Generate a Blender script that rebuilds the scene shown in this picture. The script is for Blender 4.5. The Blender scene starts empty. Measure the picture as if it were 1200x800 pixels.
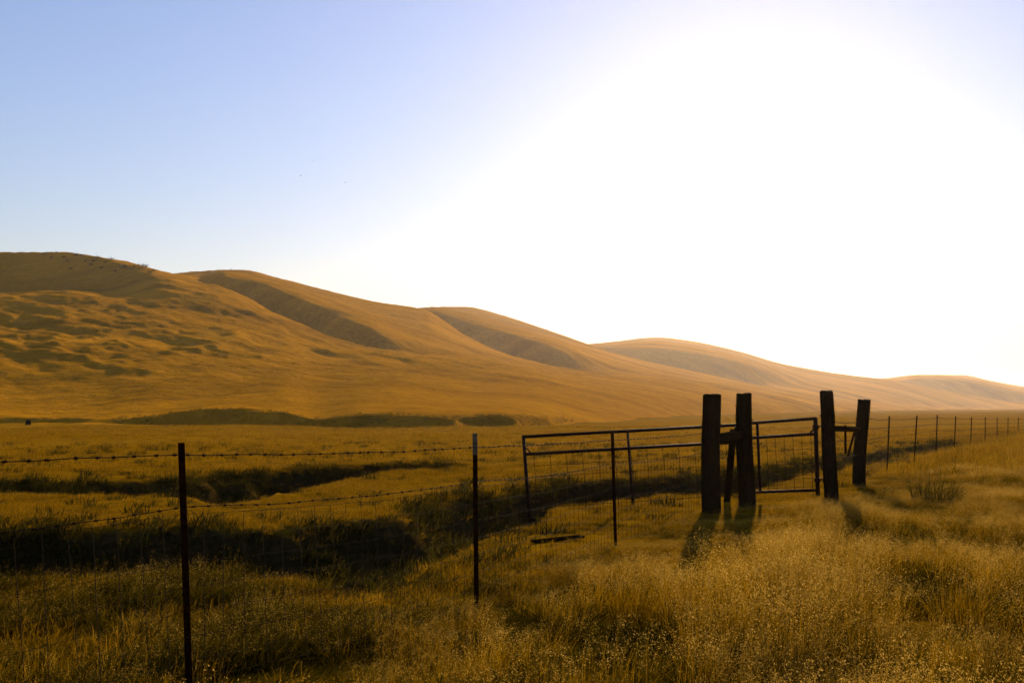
import bpy, math, random
import numpy as np
from mathutils import Vector, Matrix

random.seed(7)
rng = np.random.default_rng(11)
SC = bpy.context.scene
COL = SC.collection

# ------------------------------------------------------------------ camera
F = 1200 * 40.0 / 36.0            # focal length in photo pixels (40 mm lens, 1200 px wide)
HOR = 478.0                       # row of the horizon in the photo
PITCH = math.atan((HOR - 400.0) / F)
CZ = 1.62                         # eye height
cam_d = bpy.data.cameras.new('camera')
cam = bpy.data.objects.new('camera', cam_d)
COL.objects.link(cam)
cam_d.lens = 40.0
cam_d.sensor_width = 36.0
cam_d.clip_start = 0.05
cam_d.clip_end = 30000.0
cam.location = (0, 0, CZ)
cam.rotation_euler = (math.pi / 2 + PITCH, 0, 0)
SC.camera = cam
CP, SP = math.cos(PITCH), math.sin(PITCH)


def ray(u, v):
    """direction of a photo pixel, scaled to one metre of depth along Y"""
    a, b = (u - 600.0) / F, (400.0 - v) / F
    y = CP - b * SP
    return a / y, (SP + b * CP) / y


def at(u, v, D):
    a, b = ray(u, v)
    return Vector((a * D, D, CZ + b * D))


# ------------------------------------------------------------------ sun, sky, exposure
sx, sz = ray(880, 100)
sun_v = Vector((sx, 1.0, sz)).normalized()
SUN_EL = math.asin(sun_v.z)
SUN_AZ = math.atan2(sun_v.x, sun_v.y)
sd = bpy.data.lights.new('sun', 'SUN')
sd.energy = 5.0
sd.angle = math.radians(0.6)
sd.color = (1.0, 0.76, 0.46)
sun = bpy.data.objects.new('sun', sd)
COL.objects.link(sun)
sun.location = (40, 200, 60)
sun.rotation_euler = sun_v.to_track_quat('Z', 'Y').to_euler()

W = bpy.data.worlds.new('World')
SC.world = W
W.use_nodes = True
nt = W.node_tree
nt.nodes.clear()
wo = nt.nodes.new('ShaderNodeOutputWorld')
bg = nt.nodes.new('ShaderNodeBackground')
sky = nt.nodes.new('ShaderNodeTexSky')
sky.sky_type = 'NISHITA'
sky.sun_disc = False
sky.sun_elevation = SUN_EL
sky.sun_rotation = SUN_AZ
sky.altitude = 100.0
sky.air_density = 1.6
sky.dust_density = 0.25
sky.ozone_density = 2.0
tint = nt.nodes.new('ShaderNodeMix')
tint.data_type = 'RGBA'
tint.blend_type = 'MULTIPLY'
tint.inputs[0].default_value = 1.0
tint.inputs[7].default_value = (0.96, 0.985, 1.45, 1)
nt.links.new(sky.outputs[0], tint.inputs[6])
nt.links.new(tint.outputs[2], bg.inputs[0])
bg.inputs[1].default_value = 0.0545
nt.links.new(bg.outputs[0], wo.inputs[0])

SC.view_settings.view_transform = 'Standard'
SC.view_settings.look = 'None'
SC.view_settings.exposure = 0.86
SC.view_settings.gamma = 1.0
SC.render.engine = 'CYCLES'
SC.cycles.use_denoising = True
SC.cycles.max_bounces = 6
SC.cycles.diffuse_bounces = 2
SC.cycles.transmission_bounces = 3
SC.cycles.volume_bounces = 1
SC.cycles.transparent_max_bounces = 8


# ------------------------------------------------------------------ noise
_perm = rng.permutation(512)
_perm = np.concatenate([_perm, _perm, _perm])
_gr = rng.uniform(0, 2 * math.pi, 512)
_gx, _gy = np.cos(_gr), np.sin(_gr)


def perlin(x, y):
    x = np.asarray(x, float)
    y = np.asarray(y, float)
    xi = np.floor(x).astype(int)
    yi = np.floor(y).astype(int)
    fx, fy = x - xi, y - yi
    sx_ = fx * fx * fx * (fx * (fx * 6 - 15) + 10)
    sy_ = fy * fy * fy * (fy * (fy * 6 - 15) + 10)

    def g(ix, iy, dx, dy):
        h = _perm[(_perm[ix & 511] + iy) & 511]
        return _gx[h] * dx + _gy[h] * dy
    a = g(xi, yi, fx, fy)
    b = g(xi + 1, yi, fx - 1, fy)
    c = g(xi, yi + 1, fx, fy - 1)
    d = g(xi + 1, yi + 1, fx - 1, fy - 1)
    return 1.4 * ((a + (b - a) * sx_) + ((c + (d - c) * sx_) - (a + (b - a) * sx_)) * sy_)


def fbm(x, y, n=4, gain=0.5):
    t, amp, f = 0, 1.0, 1.0
    for k in range(n):
        t = t + amp * perlin(x * f + 17.3 * k, y * f - 9.1 * k)
        amp *= gain
        f *= 2.03
    return t


def sstep(a, b, x):
    t = np.clip((x - a) / (b - a), 0, 1)
    return t * t * (3 - 2 * t)


def pchip(xs, ys, x):
    """monotone cubic through (xs, ys)"""
    xs = np.asarray(xs, float)
    ys = np.asarray(ys, float)
    h = np.diff(xs)
    d = np.diff(ys) / h
    m = np.zeros_like(ys)
    m[0], m[-1] = d[0], d[-1]
    for i in range(1, len(xs) - 1):
        if d[i - 1] * d[i] > 0:
            w1, w2 = 2 * h[i] + h[i - 1], h[i] + 2 * h[i - 1]
            m[i] = (w1 + w2) / (w1 / d[i - 1] + w2 / d[i])
    x = np.clip(np.asarray(x, float), xs[0], xs[-1])
    i = np.clip(np.searchsorted(xs, x) - 1, 0, len(xs) - 2)
    t = (x - xs[i]) / h[i]
    t2, t3 = t * t, t * t * t
    return ((2 * t3 - 3 * t2 + 1) * ys[i] + (t3 - 2 * t2 + t) * h[i] * m[i]
            + (-2 * t3 + 3 * t2) * ys[i + 1] + (t3 - t2) * h[i] * m[i + 1])


def curve(pts):
    xs = [p[0] for p in pts]
    ys = [p[1] for p in pts]
    return lambda u: pchip(xs, ys, u)


# ------------------------------------------------------------------ terrain
def gd(v):
    return F * CZ / (v - HOR)


# far edges of the two dry washes, as bearing (photo column) -> distance
E1 = curve([(-900, 13.0), (-200, 14.5), (0, 15.0), (100, 15.2), (215, 15.5), (330, 15.3), (450, 16.6), (520, 19.4), (600, 22.0),
            (650, 24.0), (740, 25.4), (820, 27.0), (900, 31), (960, 35), (1040, 44), (1100, 50), (1140, 54), (1200, 62), (1500, 90), (2400, 150)])
DP1 = curve([(-900, .62), (0, .64), (215, .62), (330, .66), (450, .62), (600, .66), (740, .80), (820, .75), (900, .5), (960, .5), (1040, .5), (1100, .5),
             (1140, .2), (1160, .35), (1200, .45), (2400, .4)])
E2 = curve([(-900, 30), (-100, 26.0), (0, 25.2), (110, 25.0), (215, 26.0), (330, 29.0), (400, 31), (450, 32), (500, 32.6), (550, 33), (620, 34), (2400, 60)])
DP2 = curve([(-900, .3), (0, .28), (90, .25), (130, .35), (215, .62), (260, .75), (330, .75), (400, .82), (450, .72), (500, .55), (535, .25), (570, .0), (2400, .0)])
# foot of the hills
DF = curve([(-2400, 110), (-300, 118), (0, 118), (140, 112), (300, 104), (400, 93), (530, 90), (640, 106), (720, 150), (800, 230), (900, 380), (1000, 650),
            (1100, 1000), (1200, 1300), (1500, 1500), (3600, 1600)])
BANK = curve([(-2400, .2), (-100, .4), (0, .7), (60, .6), (110, .5), (150, .9), (190, 1.35), (270, 1.5), (330, 1.3), (372, .65), (420, 1.3), (500, 1.75), (560, 1.5), (620, 1.0), (670, .4), (720, .2),
              (800, 0), (3600, 0)])
# crest lines: (column, row) seen from the camera and (column, distance)
S_v = [curve([(-2400, 250), (-500, 285), (0, 296), (60, 295), (100, 298), (140, 306), (185, 318), (230, 330), (267, 342), (308, 361), (358, 382), (400, 400),
              (458, 415), (500, 424), (560, 434), (640, 447), (760, 461), (900, 474), (1000, 477.5), (1100, 478.2), (3600, 478.3)]),
       curve([(-2400, 300), (0, 322), (185, 323), (230, 320), (280, 319.5), (330, 330), (400, 347), (450, 356), (500, 364), (520, 376), (540, 390), (576, 408), (618, 422), (660, 431),
              (720, 439), (780, 447), (900, 463), (1000, 474), (1100, 478), (3600, 478.3)]),
       curve([(-2400, 340), (300, 362), (480, 364), (500, 363), (545, 362), (590, 372), (640, 388), (690, 405), (720, 414), (760, 424), (820, 437), (900, 453), (960, 463), (1040, 472),
              (1130, 477.5), (3600, 478.3)]),
       curve([(-2400, 400), (500, 412), (690, 405), (720, 402), (770, 397), (810, 401), (860, 411), (920, 427), (1000, 440), (1035, 444), (1100, 456), (1150, 465), (1200, 472), (1300, 477),
              (3600, 478.2)]),
       curve([(-2400, 450), (900, 452), (1035, 444), (1080, 439.5), (1130, 440), (1160, 446), (1200, 453), (1300, 468), (1500, 474), (3600, 477)])]
S_D = [curve([(-2400, 520), (0, 480), (185, 430), (330, 350), (430, 300), (530, 262), (640, 240), (760, 262), (900, 430), (1000, 690), (1100, 1030), (1200, 1330), (3600, 1650)]),
       curve([(-2400, 800), (0, 730), (280, 620), (500, 545), (576, 500), (660, 450), (780, 440), (900, 560), (1000, 800), (1100, 1120), (1200, 1400), (3600, 1700)]),
       curve([(-2400, 1200), (500, 1000), (545, 980), (690, 880), (760, 820), (900, 850), (1000, 1000), (1100, 1250), (1200, 1450), (3600, 1750)]),
       curve([(-2400, 1900), (690, 1650), (770, 1600), (920, 1450), (1035, 1420), (1200, 1540), (3600, 1850)]),
       curve([(-2400, 2800), (1035, 2550), (1200, 2450), (3600, 2500)])]
# row where the steep foot of each back ridge rounds over into its gentler face
K_v = [None, curve([(-2400, 330), (180, 322), (260, 327), (300, 334), (354, 352), (396, 370), (458, 399), (500, 416), (540, 428), (640, 438), (760, 455), (900, 471), (3600, 478)]),
       curve([(-2400, 380), (480, 365), (504, 365), (540, 375), (588, 389), (630, 402), (690, 417), (768, 433), (860, 450), (960, 468), (3600, 478)]),
       curve([(-2400, 430), (690, 406.5), (770, 408), (860, 422), (920, 437), (1000, 453), (1100, 469), (3600, 478)]),
       curve([(-2400, 460), (1035, 446), (1080, 443), (1130, 446), (1200, 461), (1300, 472), (3600, 478)])]


VAL = [None, curve([(-2400, 0), (215, 0), (262, 1), (440, 1), (560, 0), (3600, 0)]), curve([(-2400, 1), (640, 1), (800, 0), (3600, 0)]),
       curve([(-2400, 1), (850, 1), (980, 0), (3600, 0)]), curve([(-2400, 1), (1190, 1), (1320, 0), (3600, 0)])]


def hill_controls(u):
    d0 = float(DF(u))
    D = [0.0, d0 * 0.9, d0]
    Z = [0.0, 0.0, 0.0]
    own = []
    zb = [ray(u, float(s(u)))[1] for s in S_v]
    for i in range(5):
        Di = max(float(S_D[i](u)), D[-1] * 1.02 + 4)
        zi = CZ + zb[i] * Di
        if i == 0:
            zi = max(zi, 0.0)
            # lower apron, a little concave, and a rounded shoulder
            z1 = 0.0
            cap = 1 - float(sstep(110, 205, u))
            for fr, fz in ((.30, .20), (.62, .53 - .02 * cap), (.86, .86 - .15 * cap)):
                D.append(d0 + (Di - d0) * fr)
                Z.append(z1 + (zi - z1) * fz)
        else:
            gap = Di - D[-1]
            zs, Ds = Z[-1], D[-1]
            dv = Ds + gap * .07
            sl = (zs - CZ) / Ds
            zv = max(min(zs - 0.08 * (dv - Ds), CZ + sl * dv - .03 * (dv - Ds)), 0.0) if zs > 1 else zs * .8
            tk = math.tan(math.radians((0, 28, 26, 23, 22)[i]))
            kb = ray(u, float(K_v[i](u)))[1]
            dk = (CZ - zv + tk * dv) / (tk - kb) if tk > kb + .02 else 1e9
            dk = min(max(dk, dv + .06 * gap), dv + .72 * gap)
            zi = max(zi, 0.0)
            zk = min(zv + tk * (dk - dv), zv + max(zi - zv, 0) * .86, CZ + kb * dk)
            own.append(dv)
            # the face above keeps a steady rise as seen from the valley floor, so the crest stays the skyline
            dm = dk + (Di - dk) * .55
            sk, si = (max(zk, 0) - CZ) / dk, (zi - CZ) / Di
            # where the ridge in front has sunk into this one there is no valley left between them
            w = float(VAL[i](u))
            ctl = [(dv, max(zv, 0.0)), (dk, max(zk, 0)), (dm, max(CZ + dm * (sk + (si - sk) * .62), 0.0))]
            ss = (zs - CZ) / Ds
            for (cd, cz), fr in zip(ctl, (.2, .5, .78)):
                pd = Ds + gap * fr
                pz = max(CZ + pd * (ss + (si - ss) * (fr ** .9)), 0.0)
                D.append(cd * w + pd * (1 - w))
                Z.append(cz * w + pz * (1 - w))
        D.append(Di)
        Z.append(zi)
    own.append(D[-1] + 350)
    D += [D[-1] + 60, D[-1] + 320, D[-1] + 700, 30000]
    zl = Z[-1]
    Z += [zl * .95, zl * .45, 0.0, 0.0]
    return d0, D, Z, own


FENCE = [(-6.0, -1), (-3.5, 3.75), (-1.89, 6.5), (-.3, 9.05), (1.17, 13.2), (3.0, 17.2), (5.2, 18.9), (7.2, 23.6), (9.6, 29), (28.5, 65), (60, 125)]
_fy = np.array([p[1] for p in FENCE])
_fx = np.array([p[0] for p in FENCE])


def our_side(x, y):
    return x - np.interp(y, _fy, _fx)


def near_z(x, y):
    x = np.asarray(x, float)
    y = np.asarray(y, float)
    yy = np.maximum(y, 0.5)
    u = 600 + F / CP * x / yy
    z = 0.10 * perlin(x / 9 + 3, y / 9) + 0.04 * perlin(x / 2.3, y / 2.3 + 8) + .02 * perlin(x / .7, y / .7)
    z = z + .08 * fbm(x / 1.9 + 12, y / 1.25 + 4, 2, .45) * sstep(5, 7.5, y) * (1 - sstep(12, 16, y)) * sstep(.6, 2.0, our_side(x, y))
    z = z * sstep(0.5, 5, y)
    z = z + 0.22 * sstep(25, 70, y) * fbm(x / 26, y / 26, 3)
    for (n, dp), wf, wn in zip(wash_n(x, y), (.5 + 1.3 * sstep(470, 300, u) + .9 * sstep(600, 700, u), .7), (2.0, 1.9)):
        dp = dp * (1 + .25 * perlin(x / 3.1, y / 3.1 + 40))
        prof = sstep(-.1, .8, n) * (1 - sstep(.75 + wf, .75 + wf + wn, n))
        lip = np.exp(-((n + .5) / .5) ** 2) * .10
        z = z - dp * prof + lip * np.clip(dp, 0, .8) + .07 * sstep(-.5, .2, n) * (1 - sstep(3, 4.5, n)) * fbm(x / .55, y / .4, 3, .6)
    return z


def wash_n(x, y):
    """distance from the far edge of each wash, positive towards the viewer, and the depth there"""
    u = 600 + F / CP * x / np.maximum(y, .5)
    jit = 0.42 * fbm(x / 3.4 + 5, y / 2.2, 5, .62)
    res = []
    for E, DP in ((E1, DP1), (E2, DP2)):
        e = E(u)
        de = (E(u + 4) * (u + 4 - 600) - E(u - 4) * (u - 4 - 600)) / F
        dy = E(u + 4) - E(u - 4)
        fac = 1 / np.sqrt(1 + np.minimum((dy / np.where(np.abs(de) < 1e-3, 1e-3, de)) ** 2, 5))
        res.append(((e - y) * fac + jit, DP(u)))
    return res


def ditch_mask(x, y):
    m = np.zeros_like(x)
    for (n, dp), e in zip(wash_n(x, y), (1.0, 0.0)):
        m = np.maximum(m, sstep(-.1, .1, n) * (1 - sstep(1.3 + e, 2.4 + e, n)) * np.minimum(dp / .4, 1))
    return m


def bank_z(u, d0, Y):
    """low cut bank along the foot of the hills"""
    x = (u - 600) / F * Y
    n = Y - d0 - 4.2 + 3.2 * fbm(x / 15 + 2, Y / 8, 5, .62) * sstep(.1, .6, float(BANK(u)))
    return float(BANK(u)) * (.8 + .5 * perlin(x / 11, 4.2 + 0 * x)) * sstep(0, 3.2, n) * (1 - sstep(60, 420, Y - d0))


UCOL = np.concatenate([-600 - np.geomspace(2600, 70, 26), np.arange(-660, -140, 20), np.arange(-140, -24, 4), np.arange(-24, 1226, 2.2),
                       np.arange(1226, 1340, 4), np.arange(1340, 1900, 20), 1900 + np.geomspace(20, 2600, 26)])
UCOL = np.unique(np.round(UCOL, 2))
_y = [1.2]
while _y[-1] < 9000:
    y0 = _y[-1]
    _y.append(y0 * (1.012 if y0 < 75 else 1.0075 if y0 < 1700 else 1.011 if y0 < 3000 else 1.06))
YROW = np.array(_y)
NU, NY = len(UCOL), len(YROW)
GX = ((UCOL - 600) / F * CP)[:, None] * YROW[None, :]
GY = np.broadcast_to(YROW[None, :], GX.shape).copy()
GZ = near_z(GX, GY)
OWN = np.zeros((NU, NY), int)
HILL = np.zeros((NU, NY))
for i, u in enumerate(UCOL):
    d0, D, Z, own = hill_controls(float(u))
    HILL[i] = pchip(D, Z, YROW)
    HILL[i] += bank_z(float(u), d0, YROW)
    OWN[i] = np.where(YROW < d0, 0, 1 + np.searchsorted(np.array(own), YROW))
OWN[OWN > 5] = 0
# erosion relief on the hills: spurs and gullies running down to the right and towards the viewer, and small terraces
ca, sa = math.cos(math.radians(-52)), math.sin(math.radians(-52))
al = GX * ca + GY * sa
ac = -GX * sa + GY * ca
hm = sstep(.5, 14, HILL)
rel = 1.3 * fbm(al / 170, ac / 46 + .4 * perlin(al / 60, ac / 60), 3, .5)
rel = rel + 0.5 * fbm(al / 75 + 9, ac / 15, 3, .55)
rel = rel + 0.42 * fbm(al / 30 + 5, ac / 6.5, 3, .6)
rel = rel + 0.30 * fbm(al / 16 + 3, ac / 4.2, 3, .6) * sstep(-.3, .5, fbm(GX / 60, GY / 60, 2))
rel = rel + 0.22 * fbm(al / 9 + 9, ac / 4, 3, .6)
lim = np.minimum(1.0, 260 / np.maximum(GY, 1)) ** .9
HILL = HILL + rel * hm * lim + .12 * sstep(.2, 2, HILL) * fbm(GX / 8, GY / 8, 3)
# shallow slips on the lower slopes
GZ = GZ * (1 - .5 * hm) + HILL


def ground_z(x, y):
    """height of the built sheet at one place"""
    u = 600 + F / CP * x / y
    i = int(np.clip(np.searchsorted(UCOL, u) - 1, 0, NU - 2))
    j = int(np.clip(np.searchsorted(YROW, y) - 1, 0, NY - 2))
    a = (u - UCOL[i]) / (UCOL[i + 1] - UCOL[i])
    b = (y - YROW[j]) / (YROW[j + 1] - YROW[j])
    a, b = min(max(a, 0), 1), min(max(b, 0), 1)
    return float((GZ[i, j] * (1 - a) + GZ[i + 1, j] * a) * (1 - b) + (GZ[i, j + 1] * (1 - a) + GZ[i + 1, j + 1] * a) * b)


def ground_zs(x, y):
    u = 600 + F / CP * x / y
    i = np.clip(np.searchsorted(UCOL, u) - 1, 0, NU - 2)
    j = np.clip(np.searchsorted(YROW, y) - 1, 0, NY - 2)
    a = np.clip((u - UCOL[i]) / (UCOL[i + 1] - UCOL[i]), 0, 1)
    b = np.clip((y - YROW[j]) / (YROW[j + 1] - YROW[j]), 0, 1)
    return (GZ[i, j] * (1 - a) + GZ[i + 1, j] * a) * (1 - b) + (GZ[i, j + 1] * (1 - a) + GZ[i + 1, j + 1] * a) * b


# ------------------------------------------------------------------ materials
def new_mat(name):
    m = bpy.data.materials.new(name)
    m.use_nodes = True
    t = m.node_tree
    t.nodes.clear()
    out = t.nodes.new('ShaderNodeOutputMaterial')
    return m, t, out


def N(t, kind, **kw):
    n = t.nodes.new(kind)
    for k, v in kw.items():
        setattr(n, k, v)
    return n


def ramp(t, stops):
    r = t.nodes.new('ShaderNodeValToRGB')
    e = r.color_ramp.elements
    while len(e) < len(stops):
        e.new(0.5)
    for k, (p, c) in enumerate(stops):
        e[k].position = p
        e[k].color = (*c, 1)
    return r


def noise_node(t, scale, detail=4, rough=.55, vec=None, stretch=None, rot=None):
    n = t.nodes.new('ShaderNodeTexNoise')
    n.inputs['Scale'].default_value = scale
    n.inputs['Detail'].default_value = detail
    n.inputs['Roughness'].default_value = rough
    if vec is None:
        tc = t.nodes.new('ShaderNodeNewGeometry')
        vec = tc.outputs['Position']
    if stretch:
        mp = t.nodes.new('ShaderNodeMapping')
        mp.inputs['Scale'].default_value = stretch
        if rot:
            mp.inputs['Rotation'].default_value = rot
        t.links.new(vec, mp.inputs[0])
        vec = mp.outputs[0]
    t.links.new(vec, n.inputs['Vector'])
    return n


GRASS_LO = (0.095, 0.052, 0.001)
GRASS_HI = (0.22, 0.118, 0.003)


def field_mat(name, s_big, s_mid, s_fine, bump_d, stretch, lo, hi, soil=False, sheen=.05, gloss_k=1.2):
    m, t, out = new_mat(name)
    b = N(t, 'ShaderNodeBsdfPrincipled')
    b.inputs['Roughness'].default_value = .95
    b.inputs['Specular IOR Level'].default_value = 0.0
    b.inputs['Sheen Weight'].default_value = sheen
    b.inputs['Sheen Roughness'].default_value = .6
    b.inputs['Sheen Tint'].default_value = (1.0, .46, .03, 1)
    n1 = noise_node(t, s_big, 5, .6, stretch=stretch, rot=(0, 0, .66))
    n2 = noise_node(t, s_mid, 6, .65, stretch=stretch, rot=(0, 0, .66))
    n3 = noise_node(t, s_fine, 4, .7)
    ad = N(t, 'ShaderNodeMath', operation='MULTIPLY_ADD')
    t.links.new(n2.outputs[0], ad.inputs[0])
    ad.inputs[1].default_value = .55
    t.links.new(n1.outputs[0], ad.inputs[2])
    ad2 = N(t, 'ShaderNodeMath', operation='MULTIPLY_ADD')
    t.links.new(n3.outputs[0], ad2.inputs[0])
    ad2.inputs[1].default_value = .5
    t.links.new(ad.outputs[0], ad2.inputs[2])
    mid = tuple((a + c) / 2 for a, c in zip(lo, hi))
    r = ramp(t, [(.72, lo), (1.0, mid), (1.28, hi)][:3])
    mr = N(t, 'ShaderNodeMapRange')
    mr.inputs[1].default_value = .65
    mr.inputs[2].default_value = 1.4
    t.links.new(ad2.outputs[0], mr.inputs[0])
    r.color_ramp.elements[0].position = .1
    r.color_ramp.elements[1].position = .5
    r.color_ramp.elements[2].position = .9
    t.links.new(mr.outputs[0], r.inputs[0])
    col = r.outputs[0]
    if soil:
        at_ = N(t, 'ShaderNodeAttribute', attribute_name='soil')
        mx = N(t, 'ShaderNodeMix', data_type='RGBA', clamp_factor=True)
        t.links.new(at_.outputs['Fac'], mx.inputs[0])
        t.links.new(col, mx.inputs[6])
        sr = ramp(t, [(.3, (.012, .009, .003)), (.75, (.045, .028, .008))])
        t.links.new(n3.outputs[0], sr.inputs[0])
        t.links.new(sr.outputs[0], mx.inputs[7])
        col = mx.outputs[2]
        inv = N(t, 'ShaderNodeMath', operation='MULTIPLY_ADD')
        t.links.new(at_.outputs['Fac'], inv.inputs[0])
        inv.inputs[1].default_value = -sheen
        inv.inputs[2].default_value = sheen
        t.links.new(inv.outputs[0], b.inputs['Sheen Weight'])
    t.links.new(col, b.inputs['Base Color'])
    bp = N(t, 'ShaderNodeBump')
    bp.inputs['Strength'].default_value = .8
    bp.inputs['Distance'].default_value = bump_d
    t.links.new(ad2.outputs[0], bp.inputs['Height'])
    t.links.new(bp.outputs[0], b.inputs['Normal'])
    # straw throws light forward: a broad tinted gloss over the diffuse
    gl = N(t, 'ShaderNodeBsdfGlossy')
    gl.inputs['Roughness'].default_value = .75
    gl.inputs['Color'].default_value = (*tuple(min(1, c * gloss_k) for c in hi), 1)
    t.links.new(bp.outputs[0], gl.inputs['Normal'])
    ms = N(t, 'ShaderNodeMixShader')
    ms.inputs[0].default_value = .008
    if soil:
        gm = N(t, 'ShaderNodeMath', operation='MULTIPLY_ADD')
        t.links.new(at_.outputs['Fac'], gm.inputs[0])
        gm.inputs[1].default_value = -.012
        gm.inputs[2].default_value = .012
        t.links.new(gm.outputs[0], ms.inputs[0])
    t.links.new(b.outputs[0], ms.inputs[1])
    t.links.new(gl.outputs[0], ms.inputs[2])
    t.links.new(ms.outputs[0], out.inputs[0])
    return m


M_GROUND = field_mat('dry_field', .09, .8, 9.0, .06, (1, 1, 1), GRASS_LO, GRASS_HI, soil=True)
M_HILL = field_mat('hill_grass', .012, .06, .45, 1.6, (.45, 1.5, 1), (.12, .058, .0015), (.54, .240, .003), gloss_k=1.3)


def simple_mat(name, c0, c1, scale, rough=.8, metal=0.0, spec=.3, stretch=None, bump=0.0):
    m, t, out = new_mat(name)
    b = N(t, 'ShaderNodeBsdfPrincipled')
    b.inputs['Roughness'].default_value = rough
    b.inputs['Metallic'].default_value = metal
    b.inputs['Specular IOR Level'].default_value = spec
    n = noise_node(t, scale, 5, .6, stretch=stretch)
    r = ramp(t, [(.35, c0), (.68, c1)])
    t.links.new(n.outputs[0], r.inputs[0])
    t.links.new(r.outputs[0], b.inputs['Base Color'])
    if bump:
        bp = N(t, 'ShaderNodeBump')
        bp.inputs['Strength'].default_value = .7
        bp.inputs['Distance'].default_value = bump
        t.links.new(n.outputs[0], bp.inputs['Height'])
        t.links.new(bp.outputs[0], b.inputs['Normal'])
    t.links.new(b.outputs[0], out.inputs[0])
    return m


M_WOOD = simple_mat('weathered_wood', (.009, .006, .002), (.028, .018, .007), 9, .95, 0, 0, (9, 9, .7), .012)
M_STEEL = simple_mat('rusty_post_steel', (.007, .003, .001), (.022, .008, .003), 22, .95, 0, 0)
M_TUBE = simple_mat('gate_tube_steel', (.008, .004, .002), (.022, .011, .006), 14, .75, 0, .06)
M_WIRE = simple_mat('rusty_wire', (.008, .004, .002), (.022, .012, .006), 30, .9, 0, .03)
M_TIP = simple_mat('painted_tip', (.05, .04, .02), (.10, .082, .045), 25, .7, 0, .3)
M_BOARD = simple_mat('fallen_board_wood', (.004, .003, .001), (.012, .008, .003), 8, .95, 0, 0, (.8, 6, 6), .01)
M_BIRD = simple_mat('dark_feathers', (.03, .03, .035), (.06, .06, .07), 8, .8)


def leaf_mat(name, c0, c1, trans=.5):
    m, t, out = new_mat(name)
    a = N(t, 'ShaderNodeAttribute', attribute_name='tone')
    oi = N(t, 'ShaderNodeObjectInfo')
    mx = N(t, 'ShaderNodeMath', operation='MULTIPLY_ADD')
    t.links.new(oi.outputs['Random'], mx.inputs[0])
    mx.inputs[1].default_value = .35
    t.links.new(a.outputs['Fac'], mx.inputs[2])
    r = ramp(t, [(.1, c0), (1.05 if False else .98, c1)])
    t.links.new(mx.outputs[0], r.inputs[0])
    d = N(t, 'ShaderNodeBsdfDiffuse')
    tr = N(t, 'ShaderNodeBsdfTranslucent')
    t.links.new(r.outputs[0], d.inputs[0])
    t.links.new(r.outputs[0], tr.inputs[0])
    ms = N(t, 'ShaderNodeMixShader')
    ms.inputs[0].default_value = trans
    t.links.new(d.outputs[0], ms.inputs[1])
    t.links.new(tr.outputs[0], ms.inputs[2])
    t.links.new(ms.outputs[0], out.inputs[0])
    return m


M_BLADE = leaf_mat('dry_grass_blade', (.022, .014, .0006), (.30, .158, .003), .55)
M_OLIVE = leaf_mat('olive_grass_blade', (.014, .013, .0008), (.085, .058, .003), .45)
M_SEED = leaf_mat('grass_seed_head', (.17, .095, .006), (.62, .40, .085), .5)
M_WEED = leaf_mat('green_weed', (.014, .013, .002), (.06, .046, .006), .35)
M_WSHRUB = leaf_mat('olive_weed', (.022, .018, .002), (.09, .062, .007), .4)
M_SHRUB = leaf_mat('dark_shrub', (.018, .020, .006), (.05, .05, .014), .3)


# ------------------------------------------------------------------ object helpers
def mesh_obj(name, verts, faces, mats, parent=None, smooth=False, mat_idx=None):
    me = bpy.data.meshes.new(name)
    me.from_pydata([tuple(v) for v in verts], [], faces)
    for m in (mats if isinstance(mats, (list, tuple)) else [mats]):
        me.materials.append(m)
    if mat_idx is not None:
        me.polygons.foreach_set('material_index', np.asarray(mat_idx, np.int32))
    if smooth:
        me.polygons.foreach_set('use_smooth', np.ones(len(me.polygons), bool))
    me.update()
    o = bpy.data.objects.new(name, me)
    COL.objects.link(o)
    if parent is not None:
        o.parent = parent
        if parent.parent is None and parent.type == 'EMPTY':
            o.matrix_parent_inverse = Matrix.Translation(parent.location).inverted()
    return o


def tag(o, label=None, cat=None, group=None, kind=None):
    if label:
        o['label'] = label
    if cat:
        o['category'] = cat
    if group:
        o['group'] = group
    if kind:
        o['kind'] = kind
    return o


def thing(name, loc, label, cat, group=None):
    o = bpy.data.objects.new(name, None)
    o.empty_display_size = .2
    COL.objects.link(o)
    o.location = loc
    return tag(o, label, cat, group)


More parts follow.
